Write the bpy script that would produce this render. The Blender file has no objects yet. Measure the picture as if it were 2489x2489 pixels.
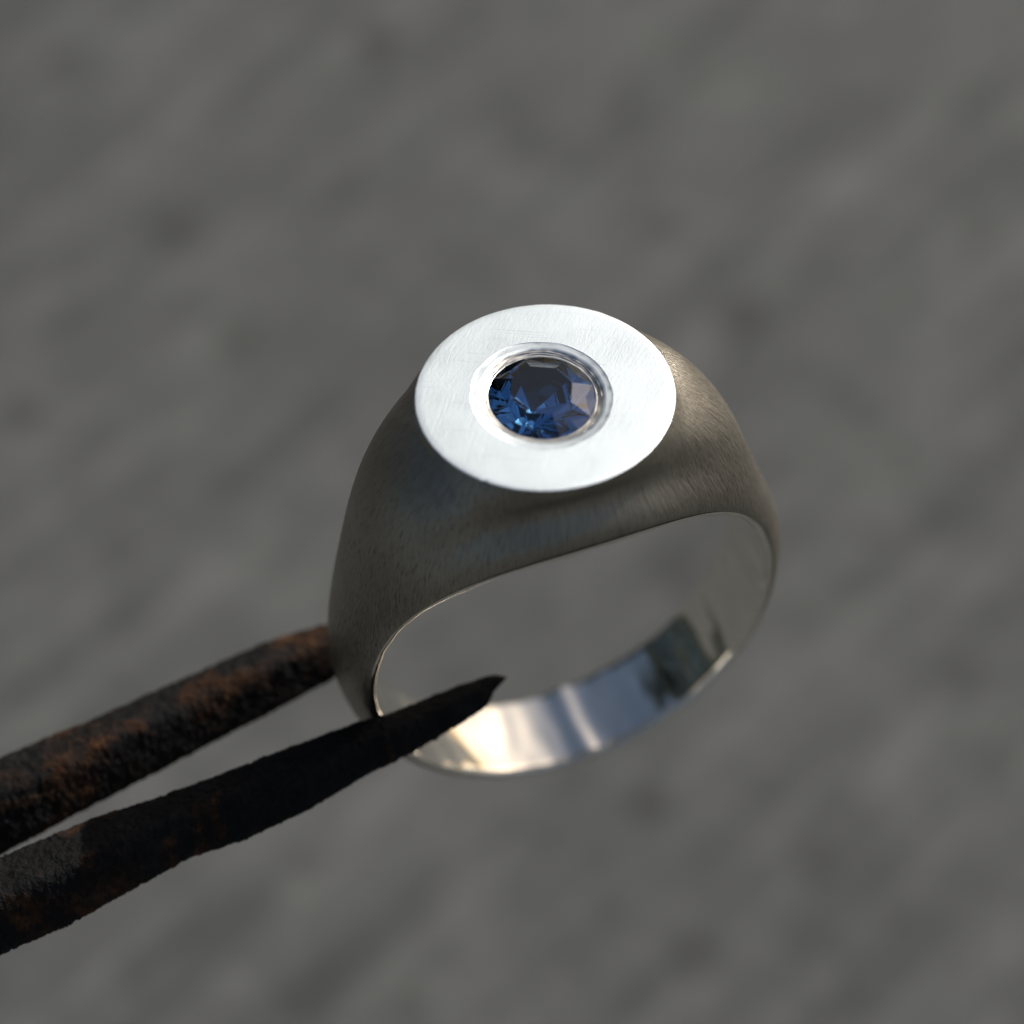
import bpy, bmesh, math, random
import numpy as np
from mathutils import Matrix, Vector, noise

random.seed(4)
MM = 0.001
R = 9.0                                   # finger radius of the ring, mm

# ------------------------------------------------------------------ frame, camera, light
# rows of CAM: camera right / camera up / towards the camera, in the ring's own axes
AZ, EL, ROLL, DIST, FOC, CX, CY = 0.319, 0.8583, -0.0579, 100.4274, 2.2302, 0.0433, 0.0851
def cam_rows(az, el, roll):
    v = np.array([-math.sin(az)*math.cos(el), -math.cos(az)*math.cos(el), math.sin(el)])
    r = np.cross([0, 0, 1], v); r /= np.linalg.norm(r); u = np.cross(v, r)
    c, s = math.cos(roll), math.sin(roll)
    return np.array([c*r+s*u, -s*r+c*u, v])
CAM = cam_rows(AZ, EL, ROLL)
PITCH = math.radians(58)                  # the camera looks down this steeply
WORLD = np.array([[1, 0, 0], [0, math.sin(PITCH), -math.cos(PITCH)], [0, math.cos(PITCH), math.sin(PITCH)]])
RING = WORLD @ CAM                        # ring axes -> world axes
HEIGHT = 0.062                            # ring centre above the ground, m
ORIGIN = np.array([0, 0, HEIGHT])

scene = bpy.context.scene
C = scene.collection

def cam_point(px, py, depth):
    """a point seen at pixel (px,py) of the 2489 px photograph, depth in mm, as metres in the world"""
    x = (px/2489 - .5 - CX)*depth/FOC
    y = -(py/2489 - .5 - CY)*depth/FOC
    return WORLD @ np.array([x, y, DIST-depth])*MM + ORIGIN
def project(p):
    c = WORLD.T @ (np.asarray(p)-ORIGIN)/MM
    z = DIST-c[2]
    return (.5+CX+FOC*c[0]/z)*2489, (.5+CY-FOC*c[1]/z)*2489

cd = bpy.data.cameras.new('camera'); cam = bpy.data.objects.new('camera', cd); C.objects.link(cam)
cd.sensor_width = 36; cd.lens = 36*FOC
cd.shift_x = -CX; cd.shift_y = CY
cd.clip_start = 0.005; cd.clip_end = 2000
m4 = Matrix([[*WORLD[i], 0] for i in range(3)]+[[0, 0, 0, 1]])
m4.translation = Vector(WORLD @ np.array([0, 0, DIST*MM]) + ORIGIN)
cam.matrix_world = m4
cd.dof.use_dof = True; cd.dof.focus_distance = 0.0930; cd.dof.aperture_fstop = 80/3.6
scene.camera = cam

SUN_RING = np.array([.765, .25, .60]); SUN_RING /= np.linalg.norm(SUN_RING)
SUN = RING @ SUN_RING
sun_el = math.asin(SUN[2]); sun_az = math.atan2(SUN[0], SUN[1])
w = bpy.data.worlds.new('World'); scene.world = w; w.use_nodes = True
nt = w.node_tree
sky = nt.nodes.new('ShaderNodeTexSky'); sky.sky_type = 'NISHITA'; sky.sun_disc = False
sky.sun_elevation = sun_el; sky.sun_rotation = sun_az
sky.dust_density = 4.0; sky.ozone_density = .6
bg = nt.nodes['Background']; nt.links.new(sky.outputs[0], bg.inputs[0]); bg.inputs[1].default_value = 0.085
ld = bpy.data.lights.new('sun', 'SUN'); ld.energy = 5.0; ld.angle = math.radians(.5); ld.color = (1, .955, .89)
sun = bpy.data.objects.new('sun', ld); C.objects.link(sun)
sun.rotation_euler = Vector(SUN).to_track_quat('Z', 'Y').to_euler()
vs = scene.view_settings
vs.view_transform = 'Standard'; vs.look = 'None'; vs.gamma = 1; vs.exposure = -0.28

# ------------------------------------------------------------------ helpers
def link_mesh(name, verts, faces, mats, parent=None, smooth=True, fmat=None):
    me = bpy.data.meshes.new(name)
    me.from_pydata([tuple(map(float, v)) for v in verts], [], [tuple(f) for f in faces])
    bm = bmesh.new(); bm.from_mesh(me)
    if fmat is not None:
        for f, k in zip(bm.faces, fmat): f.material_index = k
    bmesh.ops.remove_doubles(bm, verts=bm.verts, dist=2e-7)
    bmesh.ops.recalc_face_normals(bm, faces=bm.faces)
    for f in bm.faces: f.smooth = smooth
    bm.to_mesh(me); bm.free()
    for m in (mats if isinstance(mats, (list, tuple)) else [mats]): me.materials.append(m)
    o = bpy.data.objects.new(name, me); C.objects.link(o)
    if parent: o.parent = parent
    return o
def root(name, matrix, label, cat):
    o = bpy.data.objects.new(name, None); C.objects.link(o); o.empty_display_size = .005
    o.matrix_world = matrix; o['label'] = label; o['category'] = cat
    return o
class Mat:
    def __init__(s, name):
        s.m = bpy.data.materials.new(name); s.m.use_nodes = True; s.t = s.m.node_tree
        s.p = s.t.nodes['Principled BSDF']; s.out = s.t.nodes['Material Output']
        s.tc = s.t.nodes.new('ShaderNodeTexCoord').outputs['Object']
    def n(s, kind, **kw):
        nd = s.t.nodes.new(kind)
        for k, v in kw.items():
            if hasattr(nd, k): setattr(nd, k, v)
        return nd
    def l(s, a, b): s.t.links.new(a, b)
    def noise(s, scale, detail=3, rough=.5, stretch=(1, 1, 1), rot=(0, 0, 0), dist=0):
        rt = s.n('ShaderNodeMapping'); rt.inputs['Rotation'].default_value = rot; s.l(s.tc, rt.inputs[0])
        mp = s.n('ShaderNodeMapping'); mp.inputs['Scale'].default_value = stretch; s.l(rt.outputs[0], mp.inputs[0])
        t = s.n('ShaderNodeTexNoise'); t.inputs['Scale'].default_value = scale; t.inputs['Detail'].default_value = detail
        t.inputs['Roughness'].default_value = rough; t.inputs['Distortion'].default_value = dist
        s.l(mp.outputs[0], t.inputs['Vector']); return t.outputs['Fac']
    def ramp(s, f, stops, interp='LINEAR'):
        r = s.n('ShaderNodeValToRGB'); r.color_ramp.interpolation = interp
        e = r.color_ramp.elements
        while len(e) < len(stops): e.new(.5)
        for k, (p, c) in zip(e, stops):
            k.position = p; k.color = (*c, 1) if isinstance(c, tuple) else (c, c, c, 1)
        s.l(f, r.inputs[0]); return r.outputs[0]
    def math(s, op, a, b=None, c=None):
        m = s.n('ShaderNodeMath', operation=op)
        for i, v in enumerate((a, b, c)):
            if v is None: continue
            if isinstance(v, (int, float)): m.inputs[i].default_value = v
            else: s.l(v, m.inputs[i])
        return m.outputs[0]
    def mix(s, f, a, b, mode='MIX'):
        m = s.n('ShaderNodeMix', data_type='RGBA', blend_type=mode)
        for i, v in ((0, f), (6, a), (7, b)):
            if isinstance(v, (int, float)): m.inputs[i].default_value = v if i == 0 else (v, v, v, 1)
            elif isinstance(v, tuple): m.inputs[i].default_value = (*v, 1)
            else: s.l(v, m.inputs[i])
        return m.outputs[2]
    def bump(s, h, dist, strength=1, prev=None):
        b = s.n('ShaderNodeBump'); b.inputs['Distance'].default_value = dist; b.inputs['Strength'].default_value = strength
        s.l(h, b.inputs['Height'])
        if prev: s.l(prev, b.inputs['Normal'])
        return b.outputs[0]
    def set(s, k, v):
        if isinstance(v, (int, float)): s.p.inputs[k].default_value = v
        elif isinstance(v, tuple): s.p.inputs[k].default_value = (*v, 1)
        else: s.l(v, s.p.inputs[k])

# ------------------------------------------------------------------ materials
def satin_silver():                      # brushed outside of the shank
    M = Mat('satin_silver'); M.set('Metallic', 1.0)
    tone = M.noise(300, 3)
    # brushing runs outwards and down from the face: noise over (direction round the face axis, height)
    sep = M.n('ShaderNodeSeparateXYZ'); M.l(M.tc, sep.inputs[0])
    xy = M.n('ShaderNodeCombineXYZ'); M.l(sep.outputs[0], xy.inputs[0]); M.l(sep.outputs[1], xy.inputs[1])
    nrm = M.n('ShaderNodeVectorMath', operation='NORMALIZE'); M.l(xy.outputs[0], nrm.inputs[0])
    def strokes(k, kz, tilt, detail=3, dist=.3):
        sc = M.n('ShaderNodeVectorMath', operation='SCALE'); M.l(nrm.outputs[0], sc.inputs[0]); sc.inputs['Scale'].default_value = k
        cz = M.n('ShaderNodeCombineXYZ'); M.l(M.math('MULTIPLY', sep.outputs[2], kz), cz.inputs[2])
        M.l(M.math('MULTIPLY', sep.outputs[2], tilt), cz.inputs[0])
        ad = M.n('ShaderNodeVectorMath', operation='ADD'); M.l(sc.outputs[0], ad.inputs[0]); M.l(cz.outputs[0], ad.inputs[1])
        t = M.n('ShaderNodeTexNoise'); t.inputs['Scale'].default_value = 1; t.inputs['Detail'].default_value = detail
        t.inputs['Roughness'].default_value = .6; t.inputs['Distortion'].default_value = dist
        M.l(ad.outputs[0], t.inputs['Vector']); return t.outputs['Fac']
    s1 = strokes(75, 520, 1500); s2 = strokes(110, 900, -2600, 4); s3 = strokes(40, 300, 400, 2)
    h = M.math('ADD', M.math('ADD', s1, M.math('MULTIPLY', s2, .7)), M.math('MULTIPLY', s3, .4))
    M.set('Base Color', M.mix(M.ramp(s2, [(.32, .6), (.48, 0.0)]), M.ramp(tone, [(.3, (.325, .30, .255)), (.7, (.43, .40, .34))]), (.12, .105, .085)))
    M.set('Normal', M.bump(h, .00006, .9))
    M.set('Roughness', M.ramp(s1, [(.3, .33), (.7, .45)]))
    return M.m
def sanded_silver(name='sanded_silver', lo=.54, hi=.60, dist=.000009):                     # the flat face
    M = Mat(name); M.set('Metallic', 1.0); M.set('Base Color', (.89, .965, 1.0)); M.set('Specular Tint', (1.0, 1.0, 1.0))
    a = M.noise(1.0, 3, .6, (1300, 12000, 900), (0, 0, -.75), .5)
    b = M.noise(1.0, 3, .6, (1500, 14000, 900), (0, 0, -1.1), .3)
    g = M.noise(7000, 3, .65)
    h = M.math('ADD', M.math('ADD', a, M.math('MULTIPLY', b, .5)), M.math('MULTIPLY', g, .8))
    sc1 = M.ramp(M.noise(1.0, 1, .4, (260, 11000, 300), (0, 0, -1.0), .15), [(.70, 1.0), (.76, 0.0)])
    sc2 = M.ramp(M.noise(1.0, 1, .4, (330, 12000, 300), (0, 0, .5), .15), [(.69, 1.0), (.74, 0.0)])
    sc = M.math('MULTIPLY', sc1, sc2)
    M.set('Base Color', M.mix(sc, (.80, .87, .91), (.89, .965, 1.0)))
    M.set('Normal', M.bump(M.math('ADD', h, M.math('MULTIPLY', sc, .3)), dist, .6))
    M.set('Roughness', M.ramp(M.noise(500, 4), [(.3, lo), (.7, hi)]))
    return M.m
def polished_silver(name='polished_silver', rough=.09, wav=.00009):
    M = Mat(name); M.set('Metallic', 1.0)
    M.set('Base Color', (.91, .875, .80))
    wv = M.noise(1.0, 2, .5, (350, 90, 350))
    sc = M.noise(1.0, 3, .6, (2500, 500, 2500), dist=.3)
    n1 = M.bump(wv, wav, .6)
    M.set('Normal', M.bump(sc, .00001, .35, n1))
    M.set('Roughness', M.ramp(M.noise(600, 3), [(.3, rough*.7), (.75, rough*1.9)]))
    return M.m
def dark_seat():                          # the unpolished seat under the stone, coloured dark to deepen the stone
    M = Mat('dark_seat_silver'); M.set('Metallic', .6); M.set('Base Color', (.025, .03, .03)); M.set('Roughness', .6)
    return M.m
def sapphire():
    M = Mat('sapphire')
    M.set('Base Color', (.86, .97, 1.0)); M.set('Roughness', 0.0); M.set('IOR', 1.77); M.set('Transmission Weight', 1.0)
    v = M.n('ShaderNodeVolumeAbsorption'); v.inputs[0].default_value = (.0, .58, 1.0, 1); v.inputs[1].default_value = 330
    M.l(v.outputs[0], M.out.inputs['Volume'])
    return M.m
def rusty_steel(name, lo, hi):
    M = Mat(name)
    big = M.noise(230, 5, .6, dist=.6); fine = M.noise(1500, 6, .7); mid = M.noise(620, 5, .65)
    rust = M.ramp(fine, [(.30, (.010, .004, .002)), (.48, (.040, .016, .006)), (.60, (.082, .037, .014)), (.78, (.20, .11, .05))])
    scale_ = M.ramp(mid, [(.30, (.003, .003, .003)), (.55, (.008, .008, .0085)), (.72, (.020, .020, .022))])
    f = M.ramp(M.math('ADD', M.math('MULTIPLY', big, .75), M.math('MULTIPLY', mid, .25)), [(lo, 0.0), (hi, 1.0)])
    M.set('Base Color', M.mix(f, scale_, rust))
    M.set('Roughness', M.ramp(f, [(0, .72), (1, .92)]))
    M.set('Metallic', M.ramp(f, [(0, .12), (1, 0.0)]))
    M.set('Specular IOR Level', .22)
    n1 = M.bump(mid, .0004, 1)
    M.set('Normal', M.bump(fine, .00035, 1, n1))
    return M.m
def concrete(spots):
    M = Mat('concrete')
    a = M.noise(75, 6, .6, (1, 1, 1), (0, 0, .6), .5)
    b = M.noise(230, 5, .65)
    st = M.noise(1.0, 3, .55, (42, 330, 1), (0, 0, -.80), .5)
    g = M.noise(2600, 3, .7)
    s = M.math('ADD', M.math('ADD', M.math('MULTIPLY', a, .24), M.math('MULTIPLY', b, .28)),
               M.math('ADD', M.math('MULTIPLY', st, .43), M.math('MULTIPLY', g, .05)))
    col = M.ramp(s, [(.38, (.062, .065, .065)), (.50, (.101, .105, .104)), (.62, (.150, .154, .152))])
    mask = None
    wob = M.noise(140, 3); wobv = M.math('MULTIPLY', M.math('SUBTRACT', wob, .5), .006)
    for (x, y, r, k) in spots:
        d = M.n('ShaderNodeVectorMath', operation='DISTANCE'); M.l(M.tc, d.inputs[0]); d.inputs[1].default_value = (x, y, 0)
        dd = M.math('ADD', d.outputs['Value'], wobv)
        mr = M.n('ShaderNodeMapRange', interpolation_type='SMOOTHSTEP'); M.l(dd, mr.inputs[0])
        mr.inputs[1].default_value = r*.55; mr.inputs[2].default_value = r*1.25; mr.inputs[3].default_value = k; mr.inputs[4].default_value = 0
        mask = mr.outputs[0] if mask is None else M.math('MAXIMUM', mask, mr.outputs[0])
    col = M.mix(M.ramp(M.noise(60, 4), [(.52, 0.0), (.66, .5)]), col, M.mix(1.0, col, (.95, 1.0, .95), 'MULTIPLY'))
    M.set('Base Color', M.mix(M.math('MULTIPLY', mask, M.ramp(a, [(.35, 1.0), (.65, .7)])), col, (.030, .030, .028)))
    M.set('Roughness', .9)
    M.set('Normal', M.bump(M.math('ADD', b, g), .0006, .5))
    return M.m

# ------------------------------------------------------------------ ground
def on_ground(px, py):
    o = np.array(cam.matrix_world.translation); p = cam_point(px, py, 100)
    d = p-o; t = -o[2]/d[2]; return (o+d*t)[:2]
SPOTS = [(921, 97, 46, .8), (155, 148, 44, .6), (1605, 548, 52, .6), (1805, 770, 62, .6), (2190, 1090, 42, .8), (2100, 1300, 40, .6),
         (1590, 1955, 44, .6), (40, 1005, 46, .8), (465, 560, 60, .35), (750, 2110, 50, .5), (2050, 240, 50, .3), (1010, 480, 60, .3),
         (300, 1320, 60, .35), (2330, 1640, 60, .35), (1700, 2330, 60, .35), (560, 830, 60, .4), (300, 2390, 60, .3), (1010, 2440, 60, .35),
         (2380, 560, 50, .35), (1250, 280, 60, .25), (1650, 1420, 60, .35), (70, 1380, 50, .3), (2000, 2080, 60, .3)]
sp = []
for px, py, r, k in SPOTS:
    a = on_ground(px, py); b = on_ground(px+r, py); sp.append((a[0], a[1], abs(b[0]-a[0]), k))
G = 300
ground = link_mesh('ground', [(-G, -G, 0), (G, -G, 0), (G, G, 0), (-G, G, 0)], [(0, 1, 2, 3)], concrete(sp), smooth=False)
ground['kind'] = 'structure'; ground['label'] = 'grey weathered concrete ground with soft dark spots'

# leafy screen out of view, added to darken the reflections in the polished band
def reflection_screen():
    M = Mat('screen_leaves'); M.set('Base Color', M.ramp(M.noise(14, 5, .7), [(.35, (.012, .022, .010)), (.65, (.045, .065, .028))])); M.set('Roughness', .8)
    r = random.Random(2); v, f = [], []
    for k in range(9000):
        t = r.random(); a = math.radians(-118+112*t)     # compass angle round the ring, 0 = straight ahead
        rad = 3.2+r.uniform(-.25, .45); z = 2.15*r.random()**.8+.16*math.sin(t*21)
        c = Vector((math.sin(a)*rad, math.cos(a)*rad, max(.03, z)))
        A = Vector((r.gauss(0, 1), r.gauss(0, 1), r.gauss(0, 1))).normalized(); B = A.cross(Vector((r.gauss(0, 1), r.gauss(0, 1), r.gauss(0, 1)))).normalized()
        s_ = r.uniform(.05, .11); i = len(v); v += [c-A*s_, c-B*s_*.5, c+A*s_, c+B*s_*.5]; f.append((i, i+1, i+2, i+3))
    me = bpy.data.meshes.new('reflection_screen'); me.from_pydata([tuple(p) for p in v], [], f); me.materials.append(M.m)
    o = bpy.data.objects.new('reflection_screen', me); C.objects.link(o)
    o['label'] = 'unseen dark leafy screen, added to darken the reflections inside the ring'; o['category'] = 'reflection_screen'
reflection_screen()

# ------------------------------------------------------------------ the ring
P = dict(a=5.174, b=5.339, H=12.496, wb=2.163, wt=5.63, pw=5.011, e=.30, alf=.10, fl=.15, k0=.35, k3=.35, k0b=.30, k3b=.50)
RK = {1: [3.546, 1.896, 1.481, .85, .80], -1: [3.61, 1.93, 1.27, 1.12, .80]}
def band_w(th): return P['wb']+(P['wt']-P['wb'])*((1+math.cos(th))/2)**P['pw']
TF = math.atan2(P['a'], P['H']); RF = math.hypot(P['a'], P['H'])
def make_rc(rk):                          # crown radius as a spline over the hoop angle
    X = np.array([TF, .62, .95, 1.4, 2.2, math.pi]); Y = np.array([RF]+[R+v for v in rk]); n = len(X); h = np.diff(X)
    A = np.zeros((n, n)); b = np.zeros(n)
    A[0, 0] = 2; A[0, 1] = 1; b[0] = 3*(Y[1]-Y[0])/h[0]; A[-1, -1] = 1
    for i in range(1, n-1):
        A[i, i-1] = 1/h[i-1]; A[i, i] = 2*(1/h[i-1]+1/h[i]); A[i, i+1] = 1/h[i]
        b[i] = 3*((Y[i]-Y[i-1])/h[i-1]**2+(Y[i+1]-Y[i])/h[i]**2)
    m = np.linalg.solve(A, b)
    def rc(th):
        th = min(max(th, X[0]), X[-1]); i = min(max(int(np.searchsorted(X, th, side='right'))-1, 0), n-2)
        u = (th-X[i])/h[i]
        return (2*u**3-3*u**2+1)*Y[i]+(u**3-2*u**2+u)*h[i]*m[i]+(-2*u**3+3*u**2)*Y[i+1]+(u**3-u**2)*h[i]*m[i+1]
    return rc
def edge_scale(phi):
    """tiny unevenness of the filed face edge; phi = ellipse angle, 0 at +x, 90 deg at +y"""
    s = 1+.0022*noise.noise(Vector((math.cos(phi)*9, math.sin(phi)*9, 3)))+.0015*noise.noise(Vector((math.cos(phi)*26, math.sin(phi)*26, 8)))
    d = (phi-NICK+math.pi) % (2*math.pi)-math.pi
    return s-.014*math.exp(-(d/.012)**2)+.008*math.exp(-((d+.03)/.014)**2)
NICK = math.radians(-137.5)
MW = 26; NF = 100; NB = 120
psis = [math.pi/2*(1-i/(NF-1)) for i in range(NF)]
def smooth01(x): x = min(max(x, 0), 1); return x*x*(3-2*x)
def half(sx, sy):
    """wall curves from rim to face edge / crown for one quarter; list of (theta, [(y,r)...] )"""
    rc = make_rc(RK[sx]); a, b, H = P['a'], P['b'], P['H']
    cols = []
    def section(th, rv):
        wd = band_w(th); g = smooth01((th-TF)/1.2); L = rv-(R+P['e']); fl = P['fl']*(1-g)
        k3 = .75*(1-g)+.50*g; k0 = .36*(1-g)+.30*g
        P0 = np.array([-wd, R+P['e']]); P3 = np.array([0, rv])
        P1 = P0+np.array([-math.sin(fl), math.cos(fl)])*(k0*L+.12*g)
        if P1[1] > rv: P1[1] = rv
        return P0, P1, np.array([-k3*wd, rv]), P3
    def at(pts, u, th):
        v = 1-u; p = v**3*pts[0]+3*v*v*u*pts[1]+3*v*u*u*pts[2]+u**3*pts[3]
        # the sides are scooped a little between the rim and the face
        p[0] *= 1-.135*(1-smooth01((th-.25)/.85))*math.exp(-((p[1]-R-2.1)/1.05)**2)
        return p
    for ps in psis:
        phi = math.atan2(sy*math.sin(ps), sx*math.cos(ps)); k = edge_scale(phi)
        x = a*math.cos(ps); th = math.atan2(x, H); yf = b*math.sin(ps); rf = H/math.cos(th)
        # the uncut body would rise to rv; it is filed flat where it meets the face outline
        lo, hi = rf, rf+60
        def cross(rv):
            pts = section(th, rv); ul, uh = 0., 1.
            for _ in range(40):
                um = (ul+uh)/2
                if at(pts, um, th)[1] < rf: ul = um
                else: uh = um
            return (ul+uh)/2, -at(pts, (ul+uh)/2, th)[0]
        if ps > 1e-9:
            for _ in range(40):
                md = (lo+hi)/2
                if cross(md)[1] < yf: lo = md
                else: hi = md
            rv = (lo+hi)/2; uc = cross(rv)[0]
        else: rv, uc = rf, 1.0
        pts = section(th, rv)
        c = np.array([at(pts, uc*q/MW, th) for q in range(MW+1)]); c[-1] = (-yf, rf)
        # unevenness of the filed edge fades quickly down the wall
        out = []
        for q in range(MW+1):
            kk = 1+(k-1)*max(0, (q/MW-.86)/.14)**2
            y, r = c[q]; X, Z = r*math.sin(th)*kk, r*math.cos(th)
            out.append((y*kk, math.hypot(X, Z), math.atan2(X, Z)))
        cols.append((th, out))
    for i in range(1, NB+1):
        th = TF+(math.pi-TF)*(i/NB)**1.12
        pts = section(th, rc(th))
        cols.append((th, [(*at(pts, q/MW, th), th) for q in range(MW+1)]))
    return cols
KINK = math.radians(177.0)
def inner_r(th, y):
    """finger side: a cylinder with the slight hump of the closed seam and hand-sanding waves"""
    d = (th-KINK+math.pi) % (2*math.pi)-math.pi
    return R-.13*math.exp(-(d/.05)**2)+.06*math.exp(-((d-.16)/.07)**2)+.09*noise.noise(Vector((th*3.4, y*.16, 2)))+.075*noise.noise(Vector((th*9, y*.35, 5)))+.014*noise.noise(Vector((th*24, y*.7, 9)))
def build_band(parent):
    verts, faces, fm = [], [], []
    def add(col):                          # col: list of 3D points
        i = len(verts); verts.extend(col); return list(range(i, i+len(col)))
    def strip(A, B, k):
        for i in range(len(A)-1):
            faces.append((A[i], A[i+1], B[i+1], B[i])); fm.append(k)
    for sx in (1, -1):
        for sy in (-1, 1):
            prev = None
            for th, c in half(sx, sy):
                col = [(sx*r*math.sin(tq)*MM, -sy*y*MM, r*math.cos(tq)*MM) for y, r, tq in c]
                ids = add(col)
                if prev: strip(prev, ids, 0)
                prev = ids
    # rim fillet and finger side
    for sx in (1, -1):
        prev = None
        for th, c in half(sx, -1):
            wd = band_w(th); t = th if sx > 0 else -th
            prof = [(-wd, R+P['e']), (-wd+.004, R+.22), (-wd+.02, R+.14), (-wd+.06, R+.07), (-wd+.13, R+.025), (-wd+.24, R)]
            w2 = wd-.24
            mids = [(-w2+2*w2*j/14, R) for j in range(1, 14)]
            full = prof+mids+[(-y, r) for y, r in reversed(prof)]
            col = []
            for j, (y, r) in enumerate(full):
                rr = r+(inner_r(t % (2*math.pi), y)-R) if 0 < j < len(full)-1 else r
                col.append((sx*rr*math.sin(th)*MM, y*MM, rr*math.cos(th)*MM))
            ids = add(col)
            if prev: strip(prev, ids, 1)
            prev = ids
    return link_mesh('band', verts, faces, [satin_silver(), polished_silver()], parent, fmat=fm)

GX, GY, GA, GB = -.13, .0, 2.16, 2.42      # stone centre and half axes
def bez_wobble(phi, s):
    return 1+.020*noise.noise(Vector((math.cos(phi)*2.2, math.sin(phi)*2.2, s*3)))+.009*noise.noise(Vector((math.cos(phi)*7, math.sin(phi)*7, s*9)))
def gem_xy(s, phi): return GX+GA*s*math.cos(phi), GY+GB*s*math.sin(phi)
def build_face(parent):
    phis = sorted([math.atan2(sy*math.sin(p), sx*math.cos(p)) for p in psis for sx in (1, -1) for sy in (1, -1)])
    ph = [phis[0]]
    for p in phis:
        if p-ph[-1] > 1e-6: ph.append(p)
    H = P['H']; rings = []
    for lev, (t, dz) in enumerate([(0, 0), (.012, .022), (.03, .030)]+[(x, .030) for x in (.15, .3, .45, .6, .75, .9, 1.0)]):
        ring = []
        for p in ph:
            k = edge_scale(p); ox, oy = P['a']*k*math.cos(p), P['b']*k*math.sin(p)
            s = 1.30*bez_wobble(p, 1.30); ix, iy = gem_xy(s, p)
            ring.append(((ox+(ix-ox)*t)*MM, (oy+(iy-oy)*t)*MM, (H+dz)*MM))
        rings.append(ring)
    n = len(ph); verts = [v for r in rings for v in r]; faces = []
    for i in range(len(rings)-1):
        for j in range(n):
            k = (j+1) % n; faces.append((i*n+j, i*n+k, (i+1)*n+k, (i+1)*n+j))
    return link_mesh('face', verts, faces, sanded_silver(), parent), ph
def build_bezel(parent, ph):
    H = P['H']+.030
    prof = [(1.30, 0), (1.29, -.012), (1.275, -.022), (1.20, -.028), (1.115, -.045), (1.105, -.085), (1.092, -.070), (1.075, -.095), (1.068, -.120),
            (1.054, -.108), (1.034, -.135), (1.027, -.150), (1.012, -.135), (.985, -.145), (.968, -.18), (.99, -.28), (1.0, -.40), (.9, -.9), (.62, -1.7), (.3, -2.3), (.02, -2.45)]
    verts, faces = [], []; n = len(ph)
    for q, (s, z) in enumerate(prof):
        for p in ph:
            k = bez_wobble(p, 1.30) if q == 0 else 1+(bez_wobble(p+q*.11, s)-1)*(1 if s > 1.02 else .35)
            dz = 0 if q == 0 else (.005 if q < 5 else .02)*noise.noise(Vector((math.cos(p)*5, math.sin(p)*5, q*.7)))
            x, y = gem_xy(s*k, p); verts.append((x*MM, y*MM, (H+z+dz*(.6 if s > .97 else 1))*MM))
    for i in range(len(prof)-1):
        for j in range(n):
            k = (j+1) % n; faces.append((i*n+j, i*n+k, (i+1)*n+k, (i+1)*n+j))
    return link_mesh('bezel', verts, faces, [polished_silver('cut_silver', .30, .00002), dark_seat(), sanded_silver('worn_cut_silver', .46, .58, .000003)], parent, fmat=[2 if i < 4 else 0 if i < 14 else 1 for i in range(len(prof)-1) for j in range(n)])
CUX, CUY = -.38, .05
def build_gem(parent):
    z0 = P['H']-.13                      # girdle height
    bm = bmesh.new()
    def ringv(s, z, n, off):
        out = []
        for i in range(n):
            p = (i+off)*2*math.pi/n; x, y = gem_xy(s, p); out.append(bm.verts.new((x*MM, y*MM, (z0+z)*MM)))
        return out
    # the stone sits turned so that one star facet throws the sun towards the viewer
    ctr = np.array([GX+1.45, -.45, z0+.33]); v = DIST*CAM[2]-ctr; v /= np.linalg.norm(v); hv = v+SUN_RING; hv /= np.linalg.norm(hv)
    best = None
    def P3(s_, z, p): x, y = gem_xy(s_, p); return np.array([x, y, z])
    for a_ in np.linspace(-.45, .05, 101):
        A_, B_ = P3(.60, .42, a_-math.pi/8), P3(.60, .42, a_+math.pi/8)
        for z in np.linspace(.10, .34, 49):
            nn = np.cross(B_-A_, P3(.80, z, a_)-A_); nn /= np.linalg.norm(nn); nn *= np.sign(nn[2])
            if best is None or nn @ hv > best[0]: best = (nn @ hv, a_, z)
    _, a_, zs = best; off = (a_+math.pi/8)/(math.pi/4)
    table = ringv(.60, .42, 8, off); star = ringv(.80, zs, 8, off+.5); gt = ringv(.985, .02, 16, 2*off)
    gb_ = ringv(.985, -.04, 16, 2*off); low = ringv(.50, -1.02, 8, off+.5); cul = ringv(.06, -1.90, 8, off)
    rr = random.Random(5)
    for vv in low: vv.co += Vector((rr.uniform(-.12, .12), rr.uniform(-.12, .12), rr.uniform(-.09, .09)))*MM
    for vv in cul: vv.co += Vector((CUX, CUY, 0))*MM
    F = bm.faces.new
    F(table)
    for i in range(8):
        j = (i+1) % 8
        F((table[i], star[i], table[j]))
        F((table[i], star[i-1], gt[2*i])) ; F((table[i], gt[2*i], star[i]))
        F((star[i], gt[2*i], gt[2*i+1])); F((star[i], gt[2*i+1], gt[(2*i+2) % 16]))
        # pavilion: mains meet the girdle at odd points
        F((gb_[2*i], low[i], gb_[2*i+1])); F((gb_[2*i+1], low[i], gb_[(2*i+2) % 16]))
        F((low[i-1], gb_[2*i], low[i], cul[i])) if False else F((low[i-1], low[i], gb_[2*i]))
        F((low[i-1], cul[i], low[i])); F((low[i], cul[i], cul[j]))
    for i in range(16):
        j = (i+1) % 16; F((gt[i], gb_[i], gb_[j], gt[j]))
    F(cul[::-1])
    bmesh.ops.recalc_face_normals(bm, faces=bm.faces)
    me = bpy.data.meshes.new('gemstone'); bm.to_mesh(me); bm.free()
    me.materials.append(sapphire()); o = bpy.data.objects.new('gemstone', me); C.objects.link(o); o.parent = parent
    return o
rm = Matrix([[*RING[i], ORIGIN[i]] for i in range(3)]+[[0, 0, 0, 1]])
ring = root('signet_ring', rm, 'silver signet ring with round flat face and blue sapphire, gripped by rusty tweezers', 'ring')
build_band(ring)
face, PH = build_face(ring)
build_bezel(ring, PH)
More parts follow.
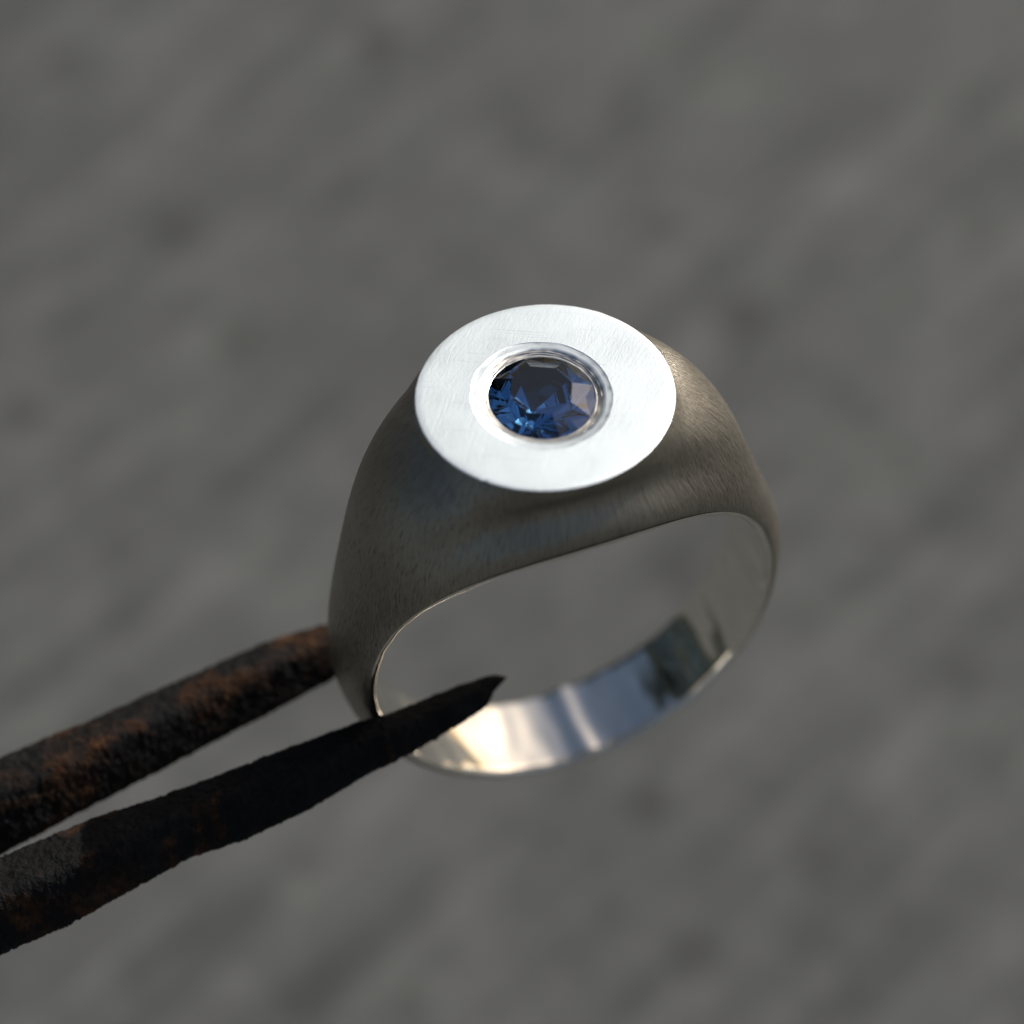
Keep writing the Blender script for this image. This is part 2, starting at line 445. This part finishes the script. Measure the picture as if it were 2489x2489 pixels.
gem = build_gem(ring); gem['label'] = 'dark blue faceted oval sapphire'

# ------------------------------------------------------------------ the rusty tweezers
FRONT_RUST = rusty_steel('shaded_rusty_steel', .55, .64); BACK_RUST = rusty_steel('rusty_steel', .48, .58)  # front arm: less rust, its shade put into a darker colour
def prong(upper, lower, dep, beta, parent, seed, mat, thick=1.0):
    """upper / lower: silhouette polylines in photograph pixels; dep: (px, depth mm) pairs; beta: how far the bar is rolled"""
    ux, uy = zip(*sorted(upper)); lx, ly = zip(*sorted(lower)); dx, dz = zip(*sorted(dep))
    x0, x1 = min(ux), max(ux)
    n = 700; m = 72; verts = []; faces = []
    cu, cl = [], []
    for i in range(n):
        t = i/(n-1); t = 1-(1-t)**1.25
        x = x0+(x1-x0)*t
        d = np.interp(x, dx, dz)
        # lower edge is sampled a little further right so that the cut is square to the bar
        xl = min(x+.36*(np.interp(x, lx, ly)-np.interp(x, ux, uy)), x1)
        cu.append(cam_point(x, np.interp(x, ux, uy), d)); cl.append(cam_point(xl, np.interp(xl, lx, ly), d))
    cu, cl = np.array(cu), np.array(cl)
    mid = (cu+cl)/2; ax = np.gradient(mid, axis=0)
    for k in range(3): ax[:, k] = np.convolve(np.pad(ax[:, k], 8, 'edge'), np.ones(17)/17, 'valid')
    tocam = WORLD @ np.array([0, 0, 1.])
    ext = max(abs(math.cos(a+beta)) for a in [0])
    # profile of the rolled rounded bar
    prof = []
    for j in range(m):
        a = 2*math.pi*j/m; c, s = math.cos(a), math.sin(a); p = 6.0
        q = (abs(c)**p+abs(s)**p)**(-1/p); X, Y = c*q*thick, s*q
        prof.append((X*math.cos(beta)+Y*math.sin(beta), -X*math.sin(beta)+Y*math.cos(beta)))
    hh = max(p[1] for p in prof)
    for i in range(n):
        up = cu[i]-cl[i]; hgt = np.linalg.norm(up)/2; A = ax[i]/np.linalg.norm(ax[i])
        fwd = tocam-A*(tocam @ A); fwd /= np.linalg.norm(fwd); U = np.cross(fwd, A); U /= np.linalg.norm(U)
        if U @ up < 0: U = -U
        for (X, Y) in prof:
            v = mid[i]+U*(Y/hh*hgt)+fwd*(X/hh*hgt)
            q = Vector(v*1000)+Vector((seed, 0, 0))
            dn = .04*noise.fractal(q*1.6, 1.0, 2.1, 5)+.04*noise.noise(q*5.5)+.045*noise.noise(q*11)+.03*noise.noise(q*21)
            pit = noise.noise(q*2.2+Vector((7, 3, 1))); dn -= .12*max(0, pit-.25)
            r = v-mid[i]; L = np.linalg.norm(r)
            dn *= min(1, hgt/MM/.9)
            if L > 0: v = v+r/L*dn*MM
            verts.append(v)
    for i in range(n-1):
        for j in range(m):
            k = (j+1) % m; faces.append((i*m+j, i*m+k, (i+1)*m+k, (i+1)*m+j))
    faces.append(tuple(range(m))); faces.append(tuple((n-1)*m+j for j in range(m)))
    inv = np.linalg.inv(np.array(parent.matrix_world)); verts = np.c_[np.array(verts), np.ones(len(verts))] @ inv.T
    return link_mesh('prong', verts[:, :3], faces, mat, parent)
JX, JY = -1500, 2900
tw_at = cam_point(-1500, 2830, 92)
tweezers = root('tweezers', Matrix.Translation(Vector(tw_at)), 'pair of rusty dark steel tweezers with pointed prongs gripping the ring band', 'tweezers')
bpy.context.view_layer.update()
front_u = [(-1500, 2620), (-700, 2310), (0, 2083), (233, 1986), (466, 1909), (699, 1818), (863, 1757), (935, 1738), (1013, 1707), (1062, 1686), (1124, 1663), (1165, 1648), (1204, 1641), (1233, 1646)]
front_l = [(-1500, 2980), (-700, 2620), (0, 2321), (163, 2251), (331, 2158), (466, 2083), (605, 2037), (769, 1958), (885, 1888), (966, 1849), (1028, 1814), (1078, 1785), (1140, 1746), (1178, 1720), (1199, 1684), (1233, 1647)]
back_u = [(-1500, 2560), (-700, 2170), (0, 1841), (93, 1799), (233, 1743), (387, 1674), (503, 1622), (652, 1557), (787, 1515), (880, 1490), (925, 1486)]
back_l = [(-1500, 2900), (-700, 2500), (0, 2079), (140, 2004), (326, 1906), (466, 1832), (582, 1771), (699, 1711), (810, 1650), (880, 1570), (925, 1488)]
prong(front_u, front_l, [(-1500, 92), (0, 95.2), (700, 97.0), (965, 98.1), (1233, 99.4)], math.radians(34), tweezers, 0, FRONT_RUST)
prong(back_u, back_l, [(-1500, 94), (0, 98.6), (787, 102.2), (925, 102.8)], math.radians(33), tweezers, 40, BACK_RUST)
